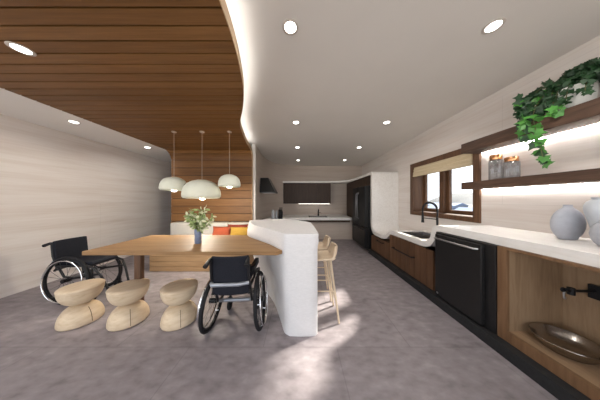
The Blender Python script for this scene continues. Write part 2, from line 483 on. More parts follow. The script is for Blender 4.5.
for (x, y, w, h), lb in zip(hs, hl):
    t = thing('house', lb, 'house', (x, y, -4), .3, 'houses seen through the kitchen window')
    obj('wall', box(B(), -w, w, -w, w, 0, h), M['house'], t, smooth=False)
    bm = B()
    ring_loft(bm, [[(-w*1.08, -w*1.08, h), (w*1.08, -w*1.08, h), (0, -w*1.08, h+.9)], [(-w*1.08, w*1.08, h), (w*1.08, w*1.08, h), (0, w*1.08, h+.9)]])
    obj('roof', bm, M['roof'], t, smooth=False)
    for k in (-.55, 0, .55):
        obj('window', box(B(), -w-.03, -w+.02, k*w-.35, k*w+.35, h*.45, h*.8), M['roof'], t, smooth=False)

# ------------------------------------------------------------------ right-hand kitchen run
XF = 1.639; XC = 1.62
TH = .072
def ribbon_path():
    p = [(.15, .9), (1.9, .9)]
    p += [(q.x, q.y) for q in catmull([(1.9, .9), (1.98, .899), (2.045, .880), (2.08, .82), (2.098, .74), (2.145, .682), (2.22, .657), (2.30, .655)], 5)][1:]
    return p
PA = ribbon_path()+[(2.355, .655)]
PS = [(2.355, .655), (2.94, .655)]
PC = [(q.x, q.y) for q in catmull([(2.94, .655), (3.02, .645), (3.12, .59), (3.22, .525), (3.34, .502), (3.50, .50), (3.66, .505), (3.73, .525), (3.775, .58), (3.80, .68), (3.80, .80)], 5)]
PC += [(3.80, 1.2), (3.80, 1.79)] + [(3.865+.065*math.cos(math.radians(a)), 1.79+.065*math.sin(math.radians(a))) for a in (157, 135, 112, 90)]
PC += [(3.95, 1.855)]
def offset(path, d):
    out = []
    for i, p in enumerate(path):
        a = Vector(path[max(i-1, 0)]); b = Vector(path[min(i+1, len(path)-1)])
        t = (b-a).normalized(); out.append((p[0]+t.y*d, p[1]-t.x*d))
    return out
def ribbon(bm, path, x0, x1, d=TH):
    lo = offset(path, d)
    rings = [[(x0, a, b), (x1, a, b), (x1, c, e), (x0, c, e)] for (a, b), (c, e) in zip(path, lo)]
    ring_loft(bm, rings)
bm = B()
XRW = XR-.002
ribbon(bm, PA, XF, XRW)
ribbon(bm, PS, XF, 1.715); ribbon(bm, PS, 2.17, XRW)
ribbon(bm, PC, XF, XRW)
ct = obj('countertop', bm, M['counter'], ang=35, bevel=.008)
tag(ct, 'white stone worktop dipping at the sink and rising as a tall end panel', 'countertop')
# ledge continuing over the fridge and along the back wall
pts = [(XRW, 3.952), (XF, 3.952), (XF, 5.2)]+[(p.x, p.y) for p in catmull([(XF, 5.2), (1.55, 5.45), (1.35, 5.64), (1.1, 5.72), (.85, 5.74)], 5)][1:]+[(-.6, 5.74), (-.6, 5.785), (-.36, 5.91), (.1, 6.03), (.5, 6.05), (XRW, YB-.002)]
bm = B(); prism(bm, pts, 1.79, 1.855)
tag(obj('ledge', bm, M['counter'], bevel=.006), 'white ledge curving over the fridge and the dark wall cabinet', 'ledge')

# plinth
bm = B(); box(bm, 1.552, 2.1, .15, 3.79, 0, .088)
tag(obj('plinth', bm, M['kick'], smooth=False), 'black recessed plinth under the base cabinets by the window wall', 'plinth')
# far low cabinet (drawers) below the dip
def barhandle(bm, x, y0, y1, z, r=.007, out=.032):
    tube(bm, [(x, y0, z), (x-out, y0+.004, z), (x-out, y1-.004, z), (x, y1, z)], r, 8)
t = thing('drawer_cabinet', 'low walnut drawer cabinet beside the fridge under the dip of the worktop', 'cabinet', (0, 0, 0))
obj('carcass', box(B(), XC+.02, XR-.005, 3.03, 3.79, .09, .40), M['walnut_v'], t, smooth=False)
d = obj('drawer', box(B(), XC, XC+.02, 3.035, 3.785, .095, .405), M['walnut_v'], t, smooth=False, bevel=.002)
bm = B(); barhandle(bm, XC, 3.22, 3.46, .365, .010, .04); obj('handle', bm, M['black'], d)
# sink cabinet with vertical slats
t = thing('sink_cabinet', 'walnut base cabinet under the sunken sink with black bar handle', 'cabinet', (0, 0, 0))
bm = B()
obj('carcass', box(B(), XC+.02, XR-.005, 2.03, 3.02, .09, .40), M['walnut_v'], t, smooth=False)
bm = B()
for k in range(9):
    a = 2.03+k*.11
    box(bm, XC, XC+.018, a+.003, a+.107, .095, .575)
box(bm, XC+.012, XC+.02, 2.032, 3.018, .095, .575)
d = obj('door', bm, M['walnut_v'], t, smooth=False, bevel=.002)
bm = B(); barhandle(bm, XC, 2.36, 2.86, .385, .011, .045); obj('handle', bm, M['black'], d)
# dishwasher
t = thing('dishwasher', 'black built-in dishwasher with steel handle beside the open cabinet', 'dishwasher', (0, 0, 0))
obj('body', box(B(), XC-.01, XR-.03, 1.372, 1.972, .092, .822), M['appliance'], t, smooth=False, bevel=.002)
d = obj('door', box(B(), 1.575, XC-.01, 1.45, 1.945, .105, .805), M['appliance'], t, smooth=False, bevel=.006)
bm = B(); tube(bm, [(1.575, 1.93, .765), (1.548, 1.92, .765), (1.54, 1.70, .765), (1.548, 1.49, .765), (1.575, 1.478, .765)], .009, 10)
obj('handle', bm, M['steel'], d)
obj('foot_latch', box(B(), 1.572, 1.576, 1.90, 1.92, .13, .15), M['steel'], d, smooth=False)
# open cabinet
t = thing('open_cabinet', 'open-fronted oak base cabinet under the worktop holding a metal basin', 'cabinet', (0, 0, 0))
y0, y1 = .16, 1.37
bm = B()
box(bm, XC, XC+.022, 1.307, y1, .09, .826); box(bm, XC, XC+.022, y0, y0+.06, .09, .826)
box(bm, XC, XC+.022, y0+.06, 1.307, .09, .17); box(bm, XC, XC+.022, y0+.06, 1.307, .806, .826)
obj('face_frame', bm, M['stile'], t, smooth=False, bevel=.002)
obj('side_panel', box(B(), XC+.022, 2.08, 1.307, y1-.005, .09, .826), M['interior'], t, smooth=False)
obj('side_panel', box(B(), XC+.022, 2.08, y0, y0+.06, .09, .826), M['interior'], t, smooth=False)
obj('back_panel', box(B(), 2.06, 2.08, y0+.06, 1.307, .17, .826), M['interior'], t, smooth=False)
obj('bottom_panel', box(B(), XC+.022, 2.08, y0+.06, 1.307, .09, .17), M['interior_h'], t, smooth=False)
# pewter tray
bm = B()
lathe(bm, [(.095, .1705), (.108, .174), (.135, .205), (.150, .236), (.155, .243), (.153, .246), (.148, .243), (.130, .206), (.104, .180), (.02, .178)], 56, 1.825, 1.145)
tag(obj('metal_basin', bm, M['pewter'], ang=60), 'round shallow pewter basin lying in the open base cabinet', 'basin')
# black wall tap in the cabinet
t = thing('wall_tap', 'black swing-arm wall tap inside the open base cabinet', 'tap', (2.06, 1.15, .57))
obj('mount_plate', box(B(), -.03, -.0005, -.028, .028, -.055, .04), M['black'], t, smooth=False, bevel=.004)
bm = B(); tube(bm, [(-.03, 0, 0), (-.19, 0, .003), (-.2, 0, .003)], .009, 10); obj('arm', bm, M['black'], t)
bm = B(); cyl(bm, (-.19, 0, -.022), (-.19, 0, .024), .018, 14); cyl(bm, (-.19, 0, .006), (-.245, 0, .012), .012, 12); torus(bm, (-.245, 0, .012), (0, 1, 0), .011, .006, 16, 8)
obj('valve', bm, M['black'], t)
bm = B(); tube(bm, [(-.235, 0, .004), (-.24, 0, -.025), (-.232, 0, -.05)], [.007, .006, .008], 8); obj('lever', bm, M['steel'], t)

# sink
t = thing('kitchen_sink', 'dark steel double sink sunk in the lowered white worktop under the window', 'sink', (0, 0, 0))
def basin(y0, y1):
    bm = B(); x0, x1, zt, zb = 1.722, 2.163, .640, .47
    w = .004
    o = [(x0, y0), (x1, y0), (x1, y1), (x0, y1)]
    i1 = [(x0+w, y0+w), (x1-w, y0+w), (x1-w, y1-w), (x0+w, y1-w)]
    i2 = [(x0+.02, y0+.02), (x1-.02, y0+.02), (x1-.02, y1-.02), (x0+.02, y1-.02)]
    ring_loft(bm, [[(x, y, zb-w) for x, y in i2], [(x, y, zt) for x, y in o], [(x, y, zt) for x, y in i1], [(x, y, zb) for x, y in i2]])
    return bm
for a, b in ((2.362, 2.64), (2.665, 2.933)):
    bs = obj('basin', basin(a, b), M['sinkmetal'], t, smooth=False)
    bm = B(); cyl(bm, (1.94, (a+b)/2, .4702), (1.94, (a+b)/2, .474), .035, 20); obj('drain', bm, M['steel'], bs)
obj('divider', box(B(), 1.722, 2.163, 2.64, 2.665, .47, .635), M['steel'], t, smooth=False, bevel=.004)
# black spring faucet
t = thing('kitchen_faucet', 'black arched pull-down faucet at the right end of the sunken sink', 'faucet', (2.19, 2.66, .655))
t.location = (1.905, 2.312, .6555)
bm = B(); cyl(bm, (0, 0, 0), (0, 0, .05), .02, 16); cyl(bm, (0, 0, .05), (0, 0, .30), .0135, 12); obj('post', bm, M['black'], t)
D = Vector((-.045, .215, 0))
bm = B()
ap = [(0, 0, .28), (0, 0, .39)]+[tuple(D*.5*(1-math.cos(math.radians(a)))+V(0, 0, .40+.105*math.sin(math.radians(a)))) for a in range(0, 181, 12)]
ap += [tuple(D+V(0, 0, .33))]
tube(bm, ap, .010, 10)
for i in range(len(ap)-1):
    a, b = Vector(ap[i]), Vector(ap[i+1])
    for k in range(2):
        torus(bm, a.lerp(b, k/2), b-a, .0125, .003, 14, 6)
obj('spring_hose', bm, M['black'], t)
bm = B(); tube(bm, [tuple(D+V(0, 0, .335)), tuple(D+V(0, 0, .25)), tuple(D+V(0, 0, .205))], [.014, .016, .02], 12); obj('spray_head', bm, M['black'], t)
bm = B(); tube(bm, [(0, 0, .275), tuple(D+V(0, 0, .275))], .006, 8); obj('holder_arm', bm, M['black'], t)
bm = B(); tube(bm, [(0, 0, .04), (.0, -.05, .06), (.0, -.085, .075)], .006, 8); obj('lever', bm, M['black'], t)

# shelves
def shelf(z0, z1, label):
    t = thing('wall_shelf', label, 'shelf', (0, 0, 0), 0, 'walnut shelves on the right wall')
    obj('board', box(B(), 2.0, XR-.001, .3, 2.07, z0, z1), M['shelf'], t, smooth=False, bevel=.003)
    obj('light_strip', box(B(), 2.226, 2.240, .35, 2.04, z0-.006, z0-.0005), M['led'], t, smooth=False)
shelf(1.772, 1.888, 'thick upper walnut wall shelf carrying the trailing ivy')
shelf(1.33, 1.414, 'lower walnut wall shelf carrying two ribbed glass jars')
# jars
def jar(x, y, z, r, h, hl, label):
    t = thing('storage_jar', label, 'jar', (x, y, z), 0, 'glass jars on the lower shelf')
    n = 48
    bm = B()
    def rr(rad, zz): return [(rad*(1+.03*math.cos(k*PI))*math.cos(2*PI*k/n), rad*(1+.03*math.cos(k*PI))*math.sin(2*PI*k/n), zz) for k in range(n)]
    ring_loft(bm, [rr(r*.92, .0005), rr(r, .012), rr(r, h-.012), rr(r*.94, h)])
    obj('body', bm, M['jar'], t, ang=20)
    bm = B(); lathe(bm, [(r*.86, h), (r*.9, h+.004), (r*.9, h+hl-.004), (r*.86, h+hl)], 32); l = obj('lid', bm, M['copper'], t)
jar(2.11, 1.795, 1.414, .052, .215, .052, 'taller ribbed grey glass jar with copper lid on the lower shelf')
jar(2.10, 1.655, 1.414, .053, .165, .045, 'shorter ribbed grey glass jar with copper lid on the lower shelf')

# vases on the counter
t = thing('vase', 'round flat-sided grey textured vase with short neck on the white worktop', 'vase', (2.04, 1.27, .9), 0, 'grey vases on the worktop')
prof = [(.06, .0005), (.072, .004)]+[(.132*math.sin(math.radians(q)), .118-.125*math.cos(math.radians(q))) for q in range(38, 156, 9)]+[(.047, .238), (.036, .246), (.033, .256), (.036, .264), (.030, .264), (.028, .245)]
bm = B()
ring_loft(bm, [[(.86*r*math.cos(2*PI*k/40), (.36*r+.004)*math.sin(2*PI*k/40), z) for k in range(40)] for r, z in prof])
obj('body', bm, M['vase'], t, ang=60)
t = thing('vase', 'large pale grey urn vase with wide shoulder behind the round vase', 'vase', (2.11, 1.152, .9), 0, 'grey vases on the worktop')
prof = [(.055, .0005), (.06, .006), (.066, .06), (.084, .13), (.106, .20), (.114, .235), (.112, .26), (.098, .285), (.078, .298), (.07, .303), (.072, .314), (.076, .318), (.068, .318), (.064, .29)]
bm = B(); ring_loft(bm, [[(r*math.cos(2*PI*k/40), r*.56*math.sin(2*PI*k/40), z) for k in range(40)] for r, z in prof]); obj('body', bm, M['vase2'], t, ang=60)
t = thing('vase', 'small squat grey vase at the right edge in front of the large urn', 'vase', (1.965, 1.05, .9), 0, 'grey vases on the worktop')
prof = [(.035, .0005), (.045, .004), (.066, .04), (.074, .08), (.068, .12), (.045, .15), (.025, .162), (.02, .175), (.023, .185), (.017, .185)]
bm = B(); lathe(bm, prof, 36); obj('body', bm, M['vase'], t, ang=60)

# potted ivy
t = thing('potted_ivy', 'trailing ivy in a white bowl on the upper shelf', 'plant', (2.125, 1.29, 1.8885))
bm = B(); lathe(bm, [(.055, .0005), (.07, .006), (.086, .06), (.092, .12), (.092, .172), (.085, .172), (.083, .14)], 40)
pt = obj('pot', bm, M['pot'], t, ang=60)
bm = B(); lathe(bm, [(.0815, .142), (.0815, .15), (.03, .156)], 24); obj('soil', bm, M['soil'], pt)
LOBE = [(0, -.02), (.22, -.12), (.5, -.06), (.42, .14), (.62, .38), (.32, .46), (.16, .62), (0, 1.0)]
def leaf(bm, p, d, nrm, s):
    d = d.normalized(); nrm = (nrm-d*nrm.dot(d)).normalized(); sd = d.cross(nrm)
    mid = [bm.verts.new(p+d*s*v+nrm*s*(-.10*v)) for v in (0.0, .35, 1.0)]
    for sg in (1, -1):
        o = [bm.verts.new(p+sd*sg*u*s+d*v*s-nrm*s*(.22*u*u+.1*v)) for u, v in LOBE[1:-1]]
        ch = [mid[0]]+o+[mid[2], mid[1]]
        bm.faces.new(ch if sg > 0 else ch[::-1])
def rnd3(): return Vector((random.gauss(0, 1), random.gauss(0, 1), random.gauss(0, 1))).normalized()
bd, bl_, bs = B(), B(), B()
base = Vector((0, 0, .15))
vines = []
for k in range(26):
    e = Vector((random.uniform(-.11, .07), random.uniform(-.34, .24), random.uniform(.13, .27)))
    vines.append(catmull([base, base*.5+e*.5+Vector((0, 0, .10)), e], 7))
for k in range(4):
    e = Vector((random.uniform(-.125, -.10), random.uniform(-.14, .06), random.uniform(.05, .14)))
    vines.append(catmull([base, (e.x*.6, e.y*.8, .22), e], 7))
for k in range(7):
    e = Vector((random.uniform(-.15, -.10), random.uniform(.08, .24), random.uniform(-.06, .16)))
    vines.append(catmull([base, (-.05, .07, .22), e+Vector((.02, -.02, .08)), e], 7))
NB = len(vines)
vines.append(catmull([base, (-.07, .09, .20), (-.145, .12, .06), (-.16, .10, -.10), (-.165, .07, -.25), (-.165, .045, -.40)], 7))
vines.append(catmull([base, (-.07, .12, .20), (-.14, .17, .06), (-.16, .16, -.06), (-.165, .13, -.18)], 7))
vines.append(catmull([base, (-.06, .10, .22), (-.12, .18, .22), (-.15, .205, .20)], 7))
vines.append(catmull([base, (-.05, .06, .2), (-.135, .02, .06), (-.15, .0, -.02)], 7))
for vi, v in enumerate(vines):
    tube(bs, v, .0022, 5)
    for p in v[3:]:
        for q in range(3 if vi < NB else 2):
            dn = rnd3(); dn.z -= .5
            nr = rnd3()*.6+Vector((-.8, -.9, .3))
            hang = vi >= NB and p.z < .30
            lt = hang and random.random() < (.8 if p.z < .05 else .35)
            s = random.uniform(.05, .075) if hang else random.uniform(.026, .046)
            if hang and q: continue
            leaf(bl_ if lt else bd, p+rnd3()*.02, dn, nr, s)
fo = obj('foliage', bd, M['ivy'], t, smooth=False, rec=False)
obj('young_leaves', bl_, M['ivy_light'], t, smooth=False, rec=False)['label'] = 'bright green young ivy leaves'
obj('stems', bs, M['stem'], t)

# ------------------------------------------------------------------ back kitchen
ZK = .68
pts = [(-.46, 4.95), (1.53, 4.95), (1.56, 4.98), (1.56, 5.9), (1.56, YB-.004), (.52, YB-.004), (-.3, 5.90), (-.74, 5.62), (-.94, 5.2), (-1.0, 4.6), (-.985, 4.1), (-.96, 3.80), (-.46, 3.80)]
bm = B(); prism(bm, pts, ZK-.085, ZK)
tag(obj('back_counter', bm, M['counter'], bevel=.008), 'white stone L-shaped counter along the far kitchen wall', 'countertop')
bm = B(); box(bm, -.42, 1.50, 5.0, 5.07, ZK-.15, ZK-.087)
tag(obj('counter_apron', bm, M['dark_wood'], smooth=False), 'dark wood rail under the far white counter', 'rail')
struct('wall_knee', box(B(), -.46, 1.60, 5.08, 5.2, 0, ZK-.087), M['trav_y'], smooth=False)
bm = B(); box(bm, -.95, -.5, 3.84, 4.9, 0, ZK-.088)
tag(obj('base_cabinet', bm, M['dark_wood'], smooth=False), 'dark base cabinet below the cooker hood behind the island', 'cabinet')
# small sink + tap on back counter
t = thing('bar_sink', 'small dark sink set in the far white counter', 'sink', (.55, 5.22, ZK))
bm = B(); box(bm, -.28, .28, -.18, .18, .0005, .012); obj('rim', bm, M['black'], t, smooth=False, bevel=.004)
bm = B(); box(bm, -.24, .24, -.14, .14, .0122, .0135); obj('bowl', bm, M['sinkmetal'], t, smooth=False)
t = thing('bar_faucet', 'small black faucet behind the sink on the far counter', 'faucet', (.60, 5.46, ZK))
bm = B(); cyl(bm, (0, 0, 0), (0, 0, .05), .028, 14); cyl(bm, (0, 0, .05), (0, 0, .16), .02, 12); obj('post', bm, M['black'], t)
bm = B(); tube(bm, [(0, 0, .15), (0, -.05, .21), (0, -.12, .2), (0, -.14, .16)], .014, 10); obj('spout', bm, M['black'], t)
bm = B(); tube(bm, [(.02, 0, .1), (.08, 0, .12)], .008, 8); obj('lever', bm, M['black'], t)
# wall cabinet
t = thing('wall_cabinet', 'dark walnut wall cabinet with flush doors on the far kitchen wall', 'cabinet', (0, 0, 0))
bm = B(); prism(bm, [(-.575, 5.77), (1.063, 5.77), (1.063, YB-.002), (.5, 6.05), (.1, 6.03), (-.36, 5.91), (-.575, 5.79)], 1.075, 1.788)
obj('carcass', bm, M['dark_wood'], t, smooth=False)
for k in range(4):
    a = -.575+k*.4095
    obj('door', box(B(), a+.002, a+.4075, 5.75, 5.77, 1.075, 1.786), M['dark_wood'], t, smooth=False, bevel=.002)
obj('light_strip', box(B(), -.05, 1.03, 5.775, 5.81, 1.062, 1.0745), M['ledk'], t, smooth=False)
# fridge surround
t = thing('fridge_surround', 'dark walnut surround enclosing the black fridge', 'cabinet', (0, 0, 0))
obj('top_panel', box(B(), 1.665, XR-.004, 3.88, 5.70, 1.55, 1.788), M['dark_wood'], t, smooth=False)
obj('tall_panel', box(B(), 1.665, XR-.004, 4.80, 5.95, .0, 1.548), M['dark_wood'], t, smooth=False)
obj('upper_panel', box(B(), 1.665, XR-.004, 5.702, 5.95, 1.55, 1.788), M['dark_wood'], t, smooth=False)
# fridge
t = thing('refrigerator', 'tall black french-door refrigerator in the dark surround', 'refrigerator', (0, 0, 0))
obj('body', box(B(), 1.60, 2.2, 3.89, 4.78, 0.001, 1.535), M['fridge'], t, smooth=False, bevel=.006)
for a, b in ((3.892, 4.333), (4.337, 4.778)):
    d = obj('door', box(B(), 1.51, 1.598, a, b, .56, 1.533), M['fridge'], t, smooth=False, bevel=.012)
    yy = 4.285 if a < 4 else 4.385
    bm = B(); tube(bm, [(1.51, yy, .72), (1.47, yy, .76), (1.462, yy, 1.05), (1.47, yy, 1.34), (1.51, yy, 1.38)], .012, 10); obj('handle', bm, M['darksteel'], d)
d = obj('freezer_drawer', box(B(), 1.51, 1.598, 3.892, 4.778, .07, .55), M['fridge'], t, smooth=False, bevel=.012)
bm = B(); tube(bm, [(1.51, 3.96, .5), (1.472, 3.98, .5), (1.468, 4.33, .5), (1.472, 4.69, .5), (1.51, 4.71, .5)], .011, 10); obj('handle', bm, M['frame'], d)
# cooker hood on partition
t = thing('cooker_hood', 'black tapered hood on the travertine partition wall', 'hood', (0, 0, 0))
bm = B()
x0, x1 = -1.0, -.62
ring_loft(bm, [[(x0, 4.12, 1.385), (x1, 4.12, 1.375), (x1, 4.66, 1.375), (x0, 4.66, 1.385)], [(x0, 4.12, 1.415), (x1, 4.12, 1.40), (x1, 4.66, 1.40), (x0, 4.66, 1.415)],
               [(x0, 4.2, 1.76), (-.80, 4.2, 1.76), (-.80, 4.58, 1.76), (x0, 4.58, 1.76)]])
obj('canopy', bm, M['appliance'], t, smooth=False, bevel=.006)
bm = B(); box(bm, -.96, -.66, 4.2, 4.58, 1.372, 1.379); obj('filter', bm, M['steel'], t, smooth=False)
# things on the counter under the hood
for (x, y, r, h, lb) in ((-.73, 4.52, .042, .26, 'tall pale canister on the counter under the hood, left one'), (-.64, 4.56, .036, .24, 'pale canister next to the black knife block behind the island')):
    t = thing('canister', lb, 'canister', (x, y, ZK), 0, 'canisters under the hood')
    bm = B(); lathe(bm, [(r*.95, .0005), (r, .01), (r, h*.8), (r*.8, h*.85)], 24); obj('body', bm, M['vase2'], t)
    bm = B(); lathe(bm, [(r*.82, h*.85), (r*.85, h*.87), (r*.85, h*.96), (r*.3, h)], 24); obj('lid', bm, M['steel'], t)
t = thing('knife_block', 'black knife block on the counter behind the island', 'knife block', (-.54, 4.58, ZK), .3)
bm = B(); ring_loft(bm, [[(-.05, -.07, .0005), (.05, -.07, .0005), (.05, .07, .0005), (-.05, .07, .0005)], [(-.05, -.11, .2), (.05, -.11, .2), (.05, .02, .26), (-.05, .02, .26)]])
obj('block', bm, M['black'], t, smooth=False, bevel=.006)
for k in range(3):
    bm = B(); tube(bm, [(-.03+k*.03, -.05, .235), (-.03+k*.03, -.085, .32)], .009, 8); obj('knife_handle', bm, M['black'], t)

# ------------------------------------------------------------------ island
def prof_left(P): return [(p.x, p.y) for p in catmull(P, 7)]
LT = [(-.745, 2.45), (-.615, 2.12), (-.44, 1.865), (-.285, 1.68), (-.172, 1.52), (-.135, 1.478)]
LM = [(-.76, 2.42), (-.655, 2.10), (-.455, 1.865), (-.30, 1.69), (-.182, 1.525), (-.142, 1.482)]
LB = [(-.66, 2.50), (-.48, 2.23), (-.315, 1.97), (-.20, 1.68), (-.15, 1.53), (-.128, 1.492)]
def isl(P, right, back):
    l = prof_left(P)
    f = [(-.09, 1.468), (0, 1.463), (.09, 1.466)]
    return l+f+right+back
RT = [(.14, 1.472), (.166, 1.495), (.169, 1.56), (.162, 1.9), (.147, 2.22), (.11, 2.30)]
BK = [(-.05, 2.50), (-.24, 2.67), (-.5, 2.60)]
RB = [(.135, 1.472), (.157, 1.495), (.15, 1.53), (.02, 1.60), (-.05, 2.0), (-.08, 2.2)]
BB = [(-.15, 2.42), (-.28, 2.58), (-.46, 2.56)]
def blend(A, Bq, t): return [(a[0]+(b[0]-a[0])*t, a[1]+(b[1]-a[1])*t) for a, b in zip(A, Bq)]
bot = isl(LB, RB, BB); mid = isl(LM, RB, BB); top = isl(LT, RT, BK)
midw = isl(LM, RT, BK)
rings = []
for z, P in ((0.0005, bot), (.12, blend(bot, mid, .04)), (.3, blend(bot, mid, .2)), (.5, blend(bot, mid, .55)), (.65, blend(bot, mid, .88)), (.75, mid), (.79, blend(mid, midw, .25)), (.815, blend(midw, top, .3)), (.86, blend(midw, top, .8)), (.892, top), (.90, [(x*.992-.002, y*.998+.004) for x, y in top])):
    rings.append([(x, y, z) for x, y in P])
bm = B(); ring_loft(bm, rings)
tag(obj('kitchen_island', bm, M['whitestone'], ang=45), 'sculpted white stone island with curved sides at the end of the table', 'island')

# ------------------------------------------------------------------ table
cur = [(x-.004, y) for x, y in prof_left(LM)]
cur = [q for q in cur if q[1] <= 2.14]
right = [(interp(sorted([(q[1], q[0]) for q in cur]), 2.14)-.0, 2.14)]+cur[1:-3]
right = right+[(-.19, 1.462), (-.21, 1.449)]
pts = right+[(-1.895, 1.448), (-1.91, 1.46), (-1.91, 2.125), (-1.895, 2.14)]
t = thing('dining_table', 'long oak dining table running into the white island', 'table', (0, 0, 0))
bm = B(); prism(bm, pts, .718, .75)
obj('tabletop', bm, M['table'], t, smooth=False, bevel=.004)
bm = B(); box(bm, -1.80, -.80, 1.90, 1.92, .70, .7175); 
for x in (-1.5, -1.0): box(bm, x-.02, x+.02, 1.875, 1.945, .7, .7178)
obj('support_rail', bm, M['steel'], t, smooth=False)
bm = B(); ring_loft(bm, [[(x_, y_, z_) for x_, y_ in ((-1.775, 1.78), (-1.705, 1.78), (-1.705, 1.83), (-1.775, 1.83))] for z_ in (.0005, .7178)])
obj('leg', bm, M['walnut_v'], t, smooth=False, bevel=.006)  # dark walnut puts the shade under the tabletop into the leg's colour

# vase with branches on table
tv = thing('vase', 'slim blue glazed vase on the oak dining table', 'vase', (-1.055, 1.724, .75))
bm = B(); lathe(bm, [(.027, .0005), (.031, .006), (.032, .08), (.034, .14), (.032, .15), (.027, .15), (.026, .12)], 28); obj('body', bm, M['blue_vase'], tv, ang=60)
tb = thing('leafy_branches', 'bunch of pale olive leafy branches standing in the blue vase', 'branches', (-1.055, 1.724, .75))
bs, b1, b2 = B(), B(), B()
def oval(bm, p, d, nrm, s):
    d = d.normalized(); nrm = (nrm-d*nrm.dot(d)).normalized(); sd = d.cross(nrm)
    vs = [p, p+d*s*.3+sd*s*.2-nrm*s*.04, p+d*s*.65+sd*s*.2-nrm*s*.06, p+d*s-nrm*s*.12, p+d*s*.65-sd*s*.2-nrm*s*.06, p+d*s*.3-sd*s*.2-nrm*s*.04]
    m1, m2 = bm.verts.new(p+d*s*.33), bm.verts.new(p+d*s*.66-nrm*s*.02)
    vs = [bm.verts.new(v) for v in vs]
    for f in ((vs[0], vs[1], m1), (vs[1], vs[2], m2, m1), (vs[2], vs[3], m2), (vs[3], vs[4], m2), (vs[4], vs[5], m1, m2), (vs[5], vs[0], m1)): bm.faces.new(f)
for k in range(15):
    a = 2*PI*k/15+random.uniform(-.2, .2); rr = random.uniform(.03, .15); hh = random.uniform(.27, .40)-rr*.6
    e = Vector((rr*math.cos(a), rr*math.sin(a), hh))
    v = catmull([(random.uniform(-.01, .01), random.uniform(-.01, .01), .03), (e.x*.12, e.y*.12, .15), (e.x*.55, e.y*.55, hh*.75), e], 5)
    tube(bs, v, .0018, 5)
    for p in v[6:]:
        for q in range(3):
            dn = rnd3()+Vector((e.x, e.y, .1))*1.5
            oval(b1 if random.random() < .62 else b2, p+rnd3()*.006, dn, rnd3()+Vector((0, -.4, .8)), random.uniform(.04, .06))
obj('stems', bs, M['stem'], tb); obj('leaves', b1, M['leaf'], tb, smooth=False, rec=False); obj('pale_leaves', b2, M['leaf_pale'], tb, smooth=False, rec=False)['label'] = 'cream coloured leaf tips'

# ------------------------------------------------------------------ hourglass stools
t = thing('wooden_stool', 'pale wood hourglass stool nearest the wheelchair at the table head', 'stool', (-2.175, 1.66, 0), 1.35, 'hourglass stools along the table')
bm = B()
lathe(bm, [(.02, .176), (.045, .180)]+[(.04+.112*math.sin(q*PI/24), .330-.147*math.cos(q*PI/24)) for q in range(1, 13)]+[(.155, .342), (.151, .350), (.11, .357), (.03, .360)], 48)
obj('seat', bm, M['stool'], t, ang=70)
bm = B()
lathe(bm, [(.132, .0005), (.148, .006), (.152, .018)]+[(.04+.112*math.cos(q*PI/24), .022+.152*math.sin(q*PI/24)) for q in range(1, 12)]+[(.045, .176), (.03, .178)], 48)
obj('base', bm, M['stool'], t, ang=70)
bm = B(); tube(bm, [(0, -(.04+.112*math.cos(q*PI/24)), .022+.152*math.sin(q*PI/24)) for q in range(0, 9)], .0022, 6)
obj('seam', bm, M['seam'], t)['label'] = 'dark vertical seam in the wooden base'
dup(t, (-1.70, 1.66, 0), .85, 'pale wood hourglass stool in the middle of the row of three')
dup(t, (-1.196, 1.66, 0), .66, 'pale wood hourglass stool right beside the wheelchair pushed under the table')

# ------------------------------------------------------------------ bench
t = thing('banquette_bench', 'built-in oak bench with cream back along the slatted wood wall', 'bench', (0, 0, 0))
bm = B()
for k in range(5): box(bm, -2.52, -.9, 2.79, 2.815, .005+k*.083, .083+k*.083)
box(bm, -2.50, -.9, 2.81, 3.59, .001, .42)
obj('base', bm, M['bench'], t, smooth=False, bevel=.002)
bm = B(); box(bm, -2.54, -.9, 2.78, 3.45, .421, .50); obj('seat_cushion', bm, M['cushion'], t, bevel=.02, seg=3)
for k in range(3):
    a = -2.66+k*.585
    bm = B(); box(bm, a, a+.58, 3.40, 3.585, .43, .735); obj('back_cushion', bm, M['cushion'], t, bevel=.03, seg=3)
def pillow(name, x, y, z, w, h, mat, label, tilt, rz=0):
    bm = B(); n = 12; rings = []
    grid = {}
    for sgn in (1, -1):
        for i in range(n+1):
            for j in range(n+1):
                u, v = i/n*2-1, j/n*2-1
                edge = max(abs(u), abs(v)) > .999
                if sgn < 0 and edge: grid[(sgn, i, j)] = grid[(1, i, j)]; continue
                pin = 1-.10*(1-abs(v)**2)*abs(u)**3
                th = .062*((1-u*u)*(1-v*v))**.45*sgn
                grid[(sgn, i, j)] = bm.verts.new((u*w/2*(1-.08*(1-v*v)), th, v*h/2*(1-.08*(1-u*u))))
        for i in range(n):
            for j in range(n):
                bm.faces.new((grid[(sgn, i, j)], grid[(sgn, i+1, j)], grid[(sgn, i+1, j+1)], grid[(sgn, i, j+1)]))
    o = obj(name, bm, mat, ang=80); o.location = (x, y, z); o.rotation_euler = (tilt, 0, rz)
    tag(o, label, 'pillow', 'pillows on the bench'); return o
pillow('throw_pillow', -1.50, 3.19, .598, .36, .20, M['red'], 'rust orange throw pillow on the bench against the cream back', -.3)
pillow('throw_pillow', -1.12, 3.12, .598, .39, .20, M['yellow'], 'mustard yellow throw pillow on the bench next to the island', -.3)
pillow('throw_pillow', -1.22, 3.25, .612, .40, .23, M['maroon'], 'brick red throw pillow behind the mustard yellow pillow', -.22)

